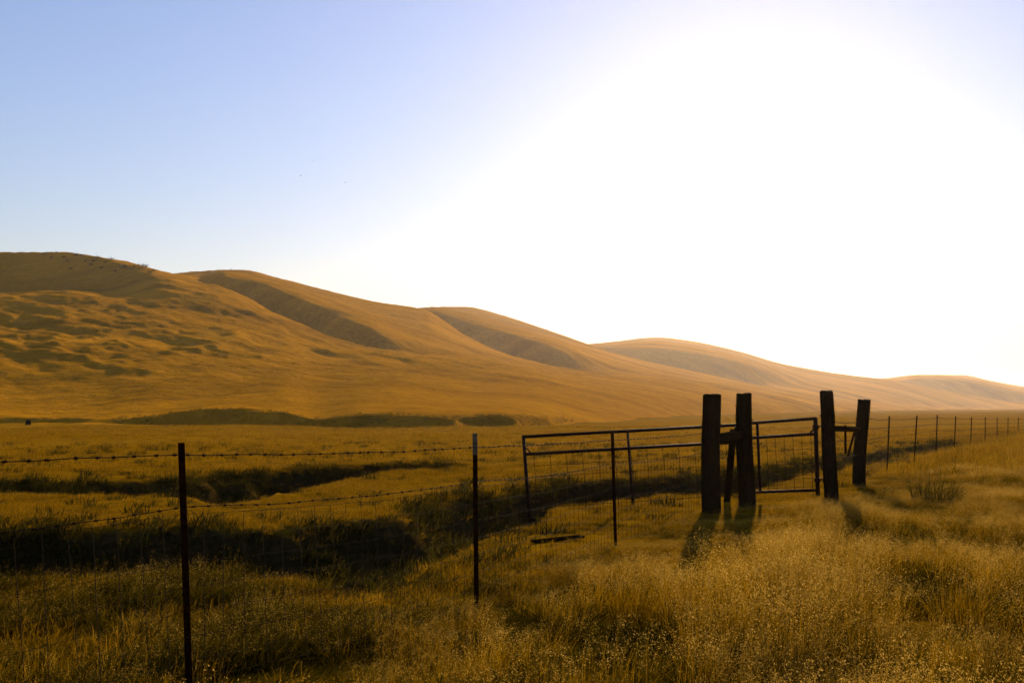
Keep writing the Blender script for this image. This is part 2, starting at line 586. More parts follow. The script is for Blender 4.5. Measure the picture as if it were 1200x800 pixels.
class MB:
    """collects world-space shapes for one mesh"""

    def __init__(s):
        s.v, s.f = [], []

    def tube(s, pts, r, n=6, cap=True):
        pts = [Vector(p) for p in pts]
        rs = r if isinstance(r, (list, tuple)) else [r] * len(pts)
        base = len(s.v)
        up = Vector((0, 0, 1))
        for i, p in enumerate(pts):
            d = (pts[min(i + 1, len(pts) - 1)] - pts[max(i - 1, 0)]).normalized()
            ref = up if abs(d.z) < .9 else Vector((1, 0, 0))
            a = d.cross(ref).normalized()
            b = d.cross(a)
            for k in range(n):
                t = 2 * math.pi * (k + .5) / n
                s.v.append(p + a * (rs[i] * math.cos(t)) + b * (rs[i] * math.sin(t)))
        for i in range(len(pts) - 1):
            for k in range(n):
                q = base + i * n
                s.f.append((q + k, q + (k + 1) % n, q + n + (k + 1) % n, q + n + k))
        if cap:
            s.f.append(tuple(base + k for k in reversed(range(n))))
            q = base + (len(pts) - 1) * n
            s.f.append(tuple(q + k for k in range(n)))
        return s

    def prism(s, p0, p1, sec, ref):
        """extrude a section [(a, b)] from p0 to p1; a runs along ref"""
        p0, p1, ref = Vector(p0), Vector(p1), Vector(ref)
        d = (p1 - p0).normalized()
        a = (ref - d * ref.dot(d)).normalized()
        b = d.cross(a)
        base = len(s.v)
        n = len(sec)
        for p in (p0, p1):
            for (x, y) in sec:
                s.v.append(p + a * x + b * y)
        for k in range(n):
            s.f.append((base + k, base + (k + 1) % n, base + n + (k + 1) % n, base + n + k))
        s.f.append(tuple(base + k for k in reversed(range(n))))
        s.f.append(tuple(base + n + k for k in range(n)))
        return s

    def box(s, p0, p1, w, h, ref=(0, 0, 1)):
        c = min(w, h) * .12
        sec = [(-w / 2 + c, -h / 2), (w / 2 - c, -h / 2), (w / 2, -h / 2 + c), (w / 2, h / 2 - c), (w / 2 - c, h / 2), (-w / 2 + c, h / 2), (-w / 2, h / 2 - c), (-w / 2, -h / 2 + c)]
        return s.prism(p0, p1, sec, ref)

    def build(s, name, mat, parent=None, smooth=False):
        return mesh_obj(name, s.v, s.f, mat, parent, smooth)


# ------------------------------------------------------------------ ground and hills
def sheet(name, sel_face, mat, extra=None):
    I, J = np.nonzero(sel_face)
    idx = np.stack([I * NY + J, (I + 1) * NY + J, (I + 1) * NY + J + 1, I * NY + J + 1], 1)
    uniq, inv = np.unique(idx.ravel(), return_inverse=True)
    co = np.stack([GX.ravel()[uniq], GY.ravel()[uniq], GZ.ravel()[uniq]], 1)
    me = bpy.data.meshes.new(name)
    me.vertices.add(len(uniq))
    me.vertices.foreach_set('co', co.ravel().astype(np.float32))
    nf = len(idx)
    me.loops.add(nf * 4)
    me.loops.foreach_set('vertex_index', inv.astype(np.int32).ravel())
    me.polygons.add(nf)
    me.polygons.foreach_set('loop_start', np.arange(0, nf * 4, 4, dtype=np.int32))
    me.polygons.foreach_set('use_smooth', np.ones(nf, bool))
    me.materials.append(mat)
    if extra is not None:
        a = me.attributes.new('soil', 'FLOAT', 'POINT')
        a.data.foreach_set('value', extra.ravel()[uniq].astype(np.float32))
    me.update(calc_edges=True)
    me.validate()
    o = bpy.data.objects.new(name, me)
    COL.objects.link(o)
    return o


fo = OWN[:-1, :-1]
sl = np.abs(np.gradient(GZ, axis=1) / np.gradient(YROW)[None, :])
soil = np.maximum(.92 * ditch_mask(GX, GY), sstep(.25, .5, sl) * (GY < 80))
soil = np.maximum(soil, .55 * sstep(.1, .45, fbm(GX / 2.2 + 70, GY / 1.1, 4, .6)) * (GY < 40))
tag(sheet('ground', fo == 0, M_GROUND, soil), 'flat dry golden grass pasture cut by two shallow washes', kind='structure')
HL = ['nearest golden hill filling the left side with a dark capped top', 'golden hill behind the left one, its crest running down to the middle',
      'third hill in the middle distance with a shaded left face', 'hazy pale hill right of the middle behind the wooden posts', 'farthest small hazy hill at the right edge']
for k in range(5):
    tag(sheet('hill', fo == k + 1, M_HILL), HL[k], kind='structure')


# ------------------------------------------------------------------ wooden posts
def timber_post(name, uv_top, uv_bot, D, w_top, w_bot, label, seed, mid=None, square=.35, tilt=0.0):
    """weathered round-cornered post between two photo points, w in metres"""
    r = random.Random(seed)
    top, bot = at(*uv_top, D), at(*uv_bot, D)
    gz = ground_z(bot.x, bot.y)
    d = (top - bot).normalized()
    bot = bot + d * ((gz - .35 - bot.z) / d.z)
    root = thing(name, (bot.x, bot.y, gz), label, 'wooden post', 'thick weathered wooden posts by the gates')
    n, m = 28, 30
    ph = [r.uniform(0, 6.28) for _ in range(8)]
    ck = [r.uniform(0, 6.28) for _ in range(4)]
    V, Fc = [], []
    for j in range(m + 1):
        t = j / m
        c = bot.lerp(top, t)
        if mid is not None:
            c.x += mid * math.sin(math.pi * t)
        c.x += .008 * math.sin(7 * t + ph[0])
        w = (w_bot + (w_top - w_bot) * t) / 2
        for k in range(n):
            a = 2 * math.pi * k / n
            sq = 1 / max(abs(math.cos(a)), abs(math.sin(a)))
            rad = w * (1 - square + square * min(sq, 1.22))
            rad *= 1 + .022 * math.sin(3 * a + ph[1] + 2 * t) + .016 * math.sin(7 * a + ph[2] + 5 * t) + .014 * math.sin(13 * a + ph[3] - 3 * t) + .012 * math.sin(11 * t + ph[4] + a)
            for q, cc in enumerate(ck):
                da = abs((a - cc - .15 * math.sin(4 * t + ph[5] + q) + math.pi) % (2 * math.pi) - math.pi)
                if da < .14 and (q % 2 == 0 or t > .45):
                    rad -= w * .13 * (1 - da / .14)
            z = 0
            if j == m:
                z = tilt * math.cos(a) * w + r.uniform(-.012, .008)
            V.append(c + Vector((rad * math.cos(a), rad * math.sin(a), z)))
    for j in range(m):
        for k in range(n):
            q = j * n
            Fc.append((q + k, q + (k + 1) % n, q + n + (k + 1) % n, q + n + k))
    # worn top: an inner ring a little lower, then the centre
    q = m * n
    b = len(V)
    for k in range(n):
        p = V[q + k]
        c = top
        V.append(Vector((c.x + (p.x - c.x) * .8, c.y + (p.y - c.y) * .8, p.z + .012)))
    V.append(Vector((top.x, top.y, top.z + r.uniform(-.015, .012))))
    for k in range(n):
        Fc.append((q + k, q + (k + 1) % n, b + (k + 1) % n, b + k))
        Fc.append((b + k, b + (k + 1) % n, b + n))
    body = mesh_obj('shaft', V, Fc, M_WOOD, root, True)
    # wire lashings round the post
    for tt in (r.uniform(.62, .7), r.uniform(.78, .84)):
        c = bot.lerp(top, tt)
        w = (w_bot + (w_top - w_bot) * tt) / 2 * 1.16
        mb = MB()
        mb.tube([c + Vector((w * math.cos(a), w * math.sin(a), .02 * math.sin(a * 2.5 + tt))) for a in np.linspace(0, 4 * math.pi, 37)], .003, 5)
        mb.build('wire_lashing', M_WIRE, root)
    return root, top, bot


D1, D2, D3, D4 = 17.2, 18.3, 18.9, 23.6
p1r, p1t, p1b = timber_post('wooden_post', (833.5, 462.5), (833.5, 612), D1, .265, .28, 'thickest wooden post, leftmost of the four, left of the small gate', 1, tilt=.0, square=.6)
p2r, p2t, p2b = timber_post('wooden_post', (871.5, 461.5), (876.5, 604), D2, .235, .275, 'wooden post second from left, beside the left edge of the small gate', 2, mid=-.012, square=.55, tilt=.02)
p3r, p3t, p3b = timber_post('wooden_post', (968, 458.5), (975, 594), D3, .21, .235, 'leaning wooden post the small gate hangs from, third from left', 3, square=.4, tilt=-.03)
p4r, p4t, p4b = timber_post('wooden_post', (1012.5, 468.5), (1007, 566), D4, .25, .265, 'rightmost wooden post, tilted right where the right wire fence begins', 4, mid=-.02, square=.3, tilt=-.06)


def wire_tail(root, pts):
    MB().tube(pts, .0035, 5).build('wire_tail', M_WIRE, root)


wire_tail(p2r, [at(863.5, 500, D2 - .12), at(862, 490, D2 - .14), at(862.5, 478, D2 - .13), at(861.5, 474, D2 - .14)])
wire_tail(p3r, [at(975, 505, D3 - .05), at(979, 494, D3 - .05), at(978, 486, D3 - .06), at(980, 481, D3 - .04)])

# cross rail of the left pair
rl = thing('brace_rail', at(850, 514, 17.7), 'short squared brace rail nailed between the two left wooden posts', 'rail')
MB().box(at(841, 513.6, D1 + .06), at(866, 508.8, D2 - .06), .13, .13).build('beam', M_WOOD, rl)
MB().tube([at(846, 510, D1 - .02), at(846, 506.5, D1 - .02)], .006, 6).build('nail', M_STEEL, rl)
# a board leaning behind that pair
lb = thing('leaning_board', (at(850, 585, 19.4).x, 19.4, ground_z(at(850, 585, 19.4).x, 19.4)), 'rough board leaning behind the gap between the two left wooden posts', 'board')
MB().box(at(851.5, 592, 19.3), at(859.5, 503, 18.75), .11, .04, (1, .2, 0)).build('plank', M_WOOD, lb)
# right pair
rr = thing('brace_rail', at(990, 502, 20.5), 'thin weathered brace rail between the two right wooden posts', 'rail')
MB().tube([at(972, 502, D3 + .05), at(988, 502.3, 20.6), at(1006, 502.6, D4 - .1)], [.05, .052, .055], 10).build('beam', M_WOOD, rr, True)
MB().tube([at(990.5, 498, 20.7), at(990.8, 531, 20.7)], .022, 7).build('hanging_stick', M_STEEL, rr)
MB().tube([at(1001, 507, 22.5), at(994, 533, 20.9)], .022, 7).build('hanging_stick', M_STEEL, rr)
MB().tube([at(976, 505, D3), at(984, 513, 19.9), at(990.7, 520, 20.7)], .006, 5).build('tension_wire', M_WIRE, rr)


# ------------------------------------------------------------------ gates
def gate_mesh(P, us, vs, root, name='mesh_wire'):
    mbv = MB()
    for u in us:
        mbv.tube([P(u, vs[0]), P(u + .002, (vs[0] + vs[-1]) / 2), P(u, vs[-1])], .0042, 5)
    for v in vs[1:-1]:
        k = 9
        mbv.tube([P(us[0] - .02 + (us[-1] - us[0] + .04) * i / k, v + .004 * math.sin(3.1 * i + v * 40)) for i in range(k + 1)], .0042, 5)
    return tag(mbv.build(name, M_WIRE, root), kind='stuff')


def plane_from(c00, c10, c01, c11):
    """bilinear patch: s along the gate, t down"""
    def P(s, t):
        return c00.lerp(c10, s).lerp(c01.lerp(c11, s), t)
    return P


# long gate, sagging towards its free end on the left
GA, GB = 18.5, 18.9
P = plane_from(at(613.5, 511.5, GA), at(862, 497.8, GB), at(620.5, 609, GA), at(869, 593, GB))
lg = thing('metal_gate', (P(1, 1).x, P(1, 1).y, ground_z(P(1, 1).x, P(1, 1).y)), 'long rusty tube gate with wire mesh sagging at its free left end', 'gate')
R = .026
MB().tube([P(-.006, 0), P(.5, .002), P(1, 0)], R, 10).build('top_rail', M_TUBE, lg, True)
MB().tube([P(0, .212), P(.5, .212), P(1, .212)], R, 10).build('middle_rail', M_TUBE, lg, True)
MB().tube([P(0, 1), P(.5, 1), P(1, 1)], R, 10).build('bottom_rail', M_TUBE, lg, True)
for s, r_ in ((0, R + .003), (.485, R * .85), (1, R)):
    MB().tube([P(s, -.012 if s == 0 else .02), P(s, .5), P(s, 1.01)], r_, 10).build('upright', M_TUBE, lg, True)
MB().tube([P(.006, .13), P(.03, .205)], .012, 7).build('corner_strut', M_TUBE, lg)
gate_mesh(P, [.04 + .0755 * i for i in range(13)], [.212, .36, .49, .62, .74, .86, 1.0], lg, 'wire_mesh')

# small gate hung on the third post
HA, HB = 19.5, 18.75
P = plane_from(at(866, 496.5, HA), at(955.5, 490.2, HB), at(870, 577, HA), at(958.2, 574, HB))
sg = thing('metal_gate', (P(1, 1).x, P(1, 1).y, ground_z(P(1, 1).x, P(1, 1).y)), 'small tube gate with wire mesh between the second and third wooden posts', 'gate')
MB().tube([P(0, 0), P(.5, 0), P(1.01, 0)], .026, 10).build('top_rail', M_TUBE, sg, True)
MB().tube([P(0, .215), P(.5, .215), P(.98, .215)], .026, 10).build('middle_rail', M_TUBE, sg, True)
MB().tube([P(0, 1), P(.5, 1), P(1, 1)], .024, 10).build('bottom_rail', M_TUBE, sg, True)
for s, r_ in ((0, .024), (.245, .024), (1, .036)):
    MB().tube([P(s, -.012 if s == 1 else .01), P(s, .5), P(s, 1.08 if s == 1 else 1.01)], r_, 10).build('upright', M_TUBE, sg, True)
gate_mesh(P, [.36 + .115 * i for i in range(6)], [.215, .42, .62, .83, .95, 1.0], sg, 'wire_mesh')
for t in (.12, .86):
    h = MB()
    h.tube([P(1, t - .03), P(1, t + .03)], .052, 10)
    h.tube([P(1, t) + Vector((.0, -.02, 0)), P(1.06, t) + Vector((.0, -.03, .01)), p3b.lerp(p3t, .2 if t > .5 else .72)], .013, 7)
    h.build('hinge', M_TUBE, sg)
MB().box(P(.93, .19), P(1.0, .13), .03, .02, (0, 0, 1)).build('corner_strut', M_TUBE, sg)


# ------------------------------------------------------------------ wire fences
def tpost(root, u_top, v_top, u_bot, D, w=.036, tip=0.0):
    top = at(u_top, v_top, D)
    bot = at(u_bot, HOR + F * CZ / D, D)
    gz = ground_z(bot.x, bot.y)
    d = (top - bot).normalized()
    bot = bot + d * ((gz - .3 - bot.z) / d.z)
    sec = [(-w / 2, -.004), (w / 2, -.004), (w / 2, .002), (.004, .002), (.004, w * .85), (-.004, w * .85), (-.004, .002), (-w / 2, .002)]
    mb = MB()
    q = top if not tip else top - d * tip
    mb.prism(bot, q, [(a, b) for a, b in sec], (1, 0, 0))
    L = (q - bot).length
    n = int(L / .055)
    for i in range(6, n):
        c = bot + d * (i * .055)
        mb.prism(c + Vector((0, -.003, -.008)), c + Vector((0, -.011, .008)), [(-.008, -.004), (.008, -.004), (.008, .004), (-.008, .004)], (1, 0, 0))
    o = mb.build('fence_post', M_STEEL, root)
    if tip:
        MB().prism(q, top, [(a * 1.04, b * 1.04) for a, b in sec], (1, 0, 0)).build('painted_tip', M_TIP, o)
    return top, bot, d


def span_points(A, B, sag, n, wob=.0, seed=0):
    r = random.Random(seed)
    pts = []
    for i in range(n + 1):
        t = i / n
        p = A.lerp(B, t)
        p.z -= sag * 4 * t * (1 - t)
        if 0 < i < n and wob:
            p.z += r.uniform(-wob, wob)
        pts.append(p)
    return pts


def barbed(root, anchors, r, sag, step, seed, n=14):
    """one strand with its barbs through the anchors"""
    rnd = random.Random(seed)
    mb, bb = MB(), MB()
    for A, B in zip(anchors[:-1], anchors[1:]):
        pts = span_points(A, B, sag * rnd.uniform(.4, 1.4), n, .004, seed)
        mb.tube(pts, r, 5)
        L = (B - A).length
        k = max(2, int(L / step))
        for i in range(k):
            t = (i + rnd.uniform(.3, .7)) / k
            j = min(int(t * n), n - 1)
            p = pts[j].lerp(pts[j + 1], t * n - j)
            d = (B - A).normalized()
            bb.tube([p - d * .011, p + d * .011], r * 2.2, 6)
            for _ in range(2):
                a = rnd.uniform(0, math.pi)
                e = (Vector((-d.y, d.x, 0)) * math.cos(a) + Vector((0, 0, 1)) * math.sin(a) + d * rnd.uniform(-.5, .5)) * .012
                bb.tube([p - e, p + e], r * .75, 4)
    o = mb.build('barbed_wire', M_WIRE, root)
    tag(bb.build('barbs', M_WIRE, o), kind='stuff')
    return o


def woven(root, spans, heights, step, r, sag, seed, lean=.03):
    rnd = random.Random(seed)
    lines, stays = MB(), MB()
    for A, B in spans:          # A, B: list of anchor points from top to bottom
        n = 12
        cur = [span_points(a, b, sag * rnd.uniform(.5, 1.3), n, .006, seed + k) for k, (a, b) in enumerate(zip(A, B))]
        for c in cur:
            lines.tube(c, r, 5)
        L = (B[0] - A[0]).length
        m = int(L / step)
        d = (B[0] - A[0]).normalized()
        off = 0.0
        for i in range(1, m):
            t = i / m
            off = off * .7 + rnd.uniform(-lean, lean)
            j = min(int(t * n), n - 1)
            col = [c[j].lerp(c[j + 1], t * n - j) for c in cur]
            pts = [p + d * (off * k / (len(col) - 1) * 1.2) + d * rnd.uniform(-.006, .006) for k, p in enumerate(col)]
            stays.tube(pts, r * 1.6, 4, cap=False)
            for p in pts[:-1]:
                stays.tube([p - d * .008, p + d * .008], r * 1.8, 4)
    o = lines.build('woven_wire', M_WIRE, root)
    tag(stays.build('stay_wires', M_WIRE, o), kind='stuff')
    tag(o, kind='stuff')
    return o


lf_posts = [(-690, 545, -640, 3.75, 0), (212.5, 518.5, 222, 6.5, 0), (556.5, 507.5, 558.5, 9.05, .17), (717.5, 507, 721.5, 13.2, 0)]
base = at(556.5, 700, 9.05)
lf = thing('wire_fence', (base.x, base.y, ground_z(base.x, base.y)), 'rusty wire fence on steel posts running from the left foreground to the thickest wooden post', 'fence')
tops = []
for (ut, vt, ub, D, tip) in lf_posts:
    tops.append(tpost(lf, ut, vt, ub, D, .038, tip))


def on_post(tb, h):
    top, bot, d = tb
    return bot + d * ((h - bot.z) / d.z) + Vector((0, -.014, 0))


def from_top(tb, drop):
    top, bot, d = tb
    return top - d * drop + Vector((0, -.014, 0))


rows = [1.0, .87, .74, .60, .47, .33, .20, .09]
tw = [(1.40, 1.05), (1.355, 1.06), (1.31, 1.04), (1.25, .99)]
anch1 = [on_post(t, h[0]) for t, h in zip(tops, tw)] + [at(826, 507.5, D1 - .16)]
anch2 = [on_post(t, h[1]) for t, h in zip(tops, tw)] + [at(826, 530, D1 - .16)]
barbed(lf, anch1, .0030, .015, .125, 1)
barbed(lf, anch2, .0024, .03, .125, 2)
wood_anch = []
g1 = ground_z(p1b.x, p1b.y)
for h in rows:
    q = p1b.lerp(p1t, (g1 + h * .92 - p1b.z) / (p1t.z - p1b.z))
    wood_anch.append(q + Vector((-.13, -.06, 0)))
spans = []
pa = [[on_post(t, h * k) for h in rows] for t, k in zip(tops, (1, 1.02, 1.0, .96))] + [wood_anch]
for a, b in zip(pa[:-1], pa[1:]):
    spans.append((a, b))
woven(lf, spans, rows, .15, .0012, .03, 5)
for tb in tops[1:]:
    mb = MB()
    for h in (1.34, 1.04, .74, .45):
        c = on_post(tb, h)
        mb.tube([c + Vector((-.022, .01, 0)), c + Vector((-.01, -.008, .002)), c + Vector((.01, -.008, -.002)), c + Vector((.022, .012, 0))], .0022, 5)
    tag(mb.build('wire_clips', M_WIRE, lf), kind='stuff')

# right fence
rf_posts = [(1042.2, 487.5, 1039.5, 29), (1074.5, 487, 1071, 32.6), (1098.3, 486, 1096.8, 36.6), (1120, 487.5, 1118, 40.8), (1138.5, 488.5, 1137.5, 45.2), (1154.5, 488.5, 1154.5, 49.8),
            (1168.5, 489, 1168.5, 54.6), (1181.3, 489, 1181, 59.6), (1193.5, 489, 1192.8, 65), (1204, 489, 1204, 71)]
b0 = at(1040, 550, 29)
rf = thing('wire_fence', (b0.x, b0.y, ground_z(b0.x, b0.y)), 'far wire fence of thin steel posts receding to the right edge', 'fence')
rt = [tpost(rf, a, b, c, D, .04) for (a, b, c, D) in rf_posts]
for k, (h, v4) in enumerate(((1.22, 490), (1.02, 502), (.80, 515))):
    a3 = at(975, 488 + 12 * k, D3)
    barbed(rf, [at(1016, v4, D4 - .1)] + [from_top(t, 1.3 - h) for t in rt], .0038, .02, .3, 30 + k, 6)
g4 = ground_z(p4b.x, p4b.y)
rowsr = [.62, .45, .3, .15]
w4 = [p4b.lerp(p4t, (g4 + h - p4b.z) / (p4t.z - p4b.z)) + Vector((.12, -.03, 0)) for h in rowsr]
pa = [w4] + [[from_top(t, 1.3 - h) for h in rowsr] for t in rt]
woven(rf, list(zip(pa[:-1], pa[1:])), rowsr, .3, .0026, .02, 9)

# wires closing the gap between the two right wooden posts
gw = thing('wire_fence', (at(990, 560, 21).x, 21, ground_z(at(990, 560, 21).x, 21)), 'short barbed wire fence strung between the two right wooden posts', 'fence')
for k, (va, vb) in enumerate(((494, 494.5), (516, 515), (536, 532))):
    barbed(gw, [at(976, va, D3 - .05), at(1005, vb, D4 - .12)], .0034, .02, .2, 50 + k, 8)


# ------------------------------------------------------------------ small things
fb_p = at(653, 637, 13.6)
fz = ground_z(fb_p.x, fb_p.y)
fb = thing('fallen_board', (fb_p.x, fb_p.y, fz), 'dark fallen board lying in the grass in front of the long gate', 'board')
a, b = at(626, 640, 13.4), at(681, 635, 13.8)
a.z, b.z = fz + .02, fz + .035
MB().box(a, b, .03, .14, (0, 0, 1)).build('plank', M_BOARD, fb)

st = at(33, 499, 104)
stz = ground_z(st.x, 104)
sb = thing('stump', (st.x, 104, stz), 'small dark stump at the foot of the left hill near the left edge', 'stump')
mbs = MB()
pts, rs = [], []
for k, (h, r_) in enumerate(((-.1, .30), (.08, .25), (.3, .21), (.42, .215), (.46, .17))):
    pts.append(Vector((st.x, 104, stz + h)))
    rs.append(r_)
mbs.tube(pts, rs, 11).build('trunk', M_WOOD, sb)


def leafy(name, n, rx, rz, leaf, mat, seed, stems=7):
    """one shrub mesh: many small leaves on short stems, base at the origin"""
    r = np.random.default_rng(seed)
    mb = MB()
    V, Fc, tone, mi = [], [], [], []
    for k in range(stems):
        a = r.uniform(0, 6.28)
        e = Vector((math.cos(a) * rx * r.uniform(.3, .9), math.sin(a) * rx * r.uniform(.3, .9), rz * r.uniform(.6, 1.0)))
        mb.tube([Vector((0, 0, -.05)), Vector((e.x * .3, e.y * .3, e.z * .5)), e], [leaf * .3, leaf * .2, leaf * .08], 5)
        for q in range(n // stems):
            t = r.uniform(.25, 1.05)
            c = Vector((e.x * t ** 1.3, e.y * t ** 1.3, e.z * t)) + Vector(r.normal(0, 1, 3)) * leaf * 1.6
            d = Vector(r.normal(0, 1, 3)).normalized()
            s = d.orthogonal().normalized()
            L = leaf * r.uniform(.6, 1.3)
            i = len(V)
            V += [c - d * L * .5, c + s * L * .22, c + d * L * .5, c - s * L * .22]
            Fc.append((i, i + 1, i + 2, i + 3))
            tone.append(r.uniform(0, .7))
    off = len(V)
    V2 = V + mb.v
    F2 = Fc + [tuple(k + off for k in f) for f in mb.f]
    me = bpy.data.meshes.new(name)
    me.from_pydata([tuple(v) for v in V2], [], F2)
    me.materials.append(mat)
    at_ = me.attributes.new('tone', 'FLOAT', 'FACE')
    at_.data.foreach_set('value', np.array(tone + [.1] * len(mb.f), np.float32))
    me.update()
    return me


# shrubs along the top of the left hill
sh_me = [leafy('shrub', 160, 1.2, 1.5, .42, M_SHRUB, 20 + k, 8) for k in range(3)]
shrubs = []
for k in range(26):
    u = [52, 60, 66, 75, 79, 84, 90, 95, 101, 107, 110, 114, 119, 124, 130, 136, 143, 147, 152, 158, 163, 168, 171, 176, 180, 88][k]
    D = float(S_D[0](u)) - random.uniform(2, 26)
    x = (u - 600) / F * D * 1.006
    o = bpy.data.objects.new('shrub', sh_me[k % 3])
    COL.objects.link(o)
    o.location = (x, D, ground_z(x, D))
    o.rotation_euler = (0, 0, random.uniform(0, 6.28))
    o.scale = (random.uniform(.6, 1.1),) * 2 + (random.uniform(.3, .65),)
    tag(o, 'small dark shrub on the rounded top of the left hill', 'shrub', 'shrubs along the top of the left hill')

# two lone posts on the second skyline
for u, h, lab in ((271, 2.3, 'taller lone post standing on the skyline of the second hill'), (239, 1.4, 'shorter lone post on the skyline left of the taller one')):
    D = float(S_D[1](u))
    x = (u - 600) / F * D * 1.006
    z = ground_z(x, D)
    o = MB().tube([Vector((x, D, z - .5)), Vector((x, D, z + h * .5)), Vector((x + .1, D, z + h))], [.17, .15, .13], 8).build('ridge_post', M_WOOD)
    tag(o, lab, 'post')


# ------------------------------------------------------------------ grass
def grass_mesh(name, seed, blades, stems, h, spread, wid, seeds=9, mat0=None):
    r = np.random.default_rng(seed)
    V, Fc, tone, mi = [], [], [], []
    wind = np.array([.55, -.15])

    def strip(base, dirv, length, bend, w, nseg, tn, mat):
        pts = []
        for k in range(nseg + 1):
            t = k / nseg
            lean = dirv * (bend * t * t) * length
            pts.append(np.array([base[0] + lean[0], base[1] + lean[1], base[2] + length * (t - .32 * bend * t * t)]))
        a = r.uniform(0, math.pi)
        s = np.array([math.cos(a), math.sin(a), 0])
        i0 = len(V)
        for k, p in enumerate(pts[:-1]):
            ww = w * (1 - .55 * k / nseg) * .5
            V.extend([p - s * ww, p + s * ww])
        V.append(pts[-1])
        for k in range(nseg - 1):
            q = i0 + 2 * k
            Fc.append((q, q + 1, q + 3, q + 2))
            tone.append(tn)
            mi.append(mat)
        q = i0 + 2 * (nseg - 1)
        Fc.append((q, q + 1, i0 + 2 * nseg))
        tone.append(tn)
        mi.append(mat)
        return pts

    for k in range(blades):
        a = r.uniform(0, 6.28)
        rad = spread * math.sqrt(r.uniform(0, 1))
        b = np.array([rad * math.cos(a), rad * math.sin(a), -.02])
        dv = np.array([math.cos(a), math.sin(a)]) * .5 + r.normal(0, .5, 2) + wind * .6
        strip(b, dv, h * r.uniform(.35, .85), r.uniform(.3, 1.0), wid * r.uniform(.7, 1.4), 3, r.uniform(0, .65), 0)
    for k in range(stems):
        a = r.uniform(0, 6.28)
        rad = spread * .9 * math.sqrt(r.uniform(0, 1))
        b = np.array([rad * math.cos(a), rad * math.sin(a), -.02])
        dv = np.array([math.cos(a), math.sin(a)]) * .25 + r.normal(0, .25, 2) + wind * .5
        L = h * r.uniform(.75, 1.15)
        pts = strip(b, dv, L, r.uniform(.15, .6), wid * .55, 4, r.uniform(.2, .7), 0)
        p0, p1 = pts[-2], pts[-1]
        for q in range(seeds):
            t = r.uniform(.0, 1.05)
            c = p0 + (p1 - p0) * t + np.append(r.normal(0, .012, 2), r.normal(-.004, .01)) * (h / .5)
            d = np.append(wind * .5 + r.normal(0, .6, 2), -.5 + r.normal(0, .5))
            d /= np.linalg.norm(d)
            s = np.cross(d, r.normal(0, 1, 3))
            s /= np.linalg.norm(s) + 1e-6
            Ls = r.uniform(.006, .0125) * (h / .5) ** .5
            i = len(V)
            V.extend([c, c + d * Ls * .45 + s * Ls * .15, c + d * Ls, c + d * Ls * .45 - s * Ls * .15])
            Fc.append((i, i + 1, i + 2, i + 3))
            tone.append(r.uniform(0, .7))
            mi.append(1)
    me = bpy.data.meshes.new(name)
    me.from_pydata([tuple(v) for v in V], [], Fc)
    me.materials.append(mat0 or M_BLADE)
    me.materials.append(M_SEED)
    me.polygons.foreach_set('material_index', np.array(mi, np.int32))
    at_ = me.attributes.new('tone', 'FLOAT', 'FACE')
    at_.data.foreach_set('value', np.array(tone, np.float32))
    me.update()
    return me


# weedy shrub in the tall grass on the right
wp = at(1096, 590, 19.6)
ws = bpy.data.objects.new('tall_weed', grass_mesh('tall_weed', 77, 260, 40, .78, .42, .011, 7, M_WSHRUB))
COL.objects.link(ws)
ws.location = (wp.x, 19.6, ground_z(wp.x, 19.6))
tag(ws, 'dark olive clump of tall weeds standing in the grass below the right fence', 'weed clump')



def proto_coll(name, meshes):
    c = bpy.data.collections.new(name)
    for k, me in enumerate(meshes):
        c.objects.link(bpy.data.objects.new('%s_%02d' % (name, k), me))
    return c


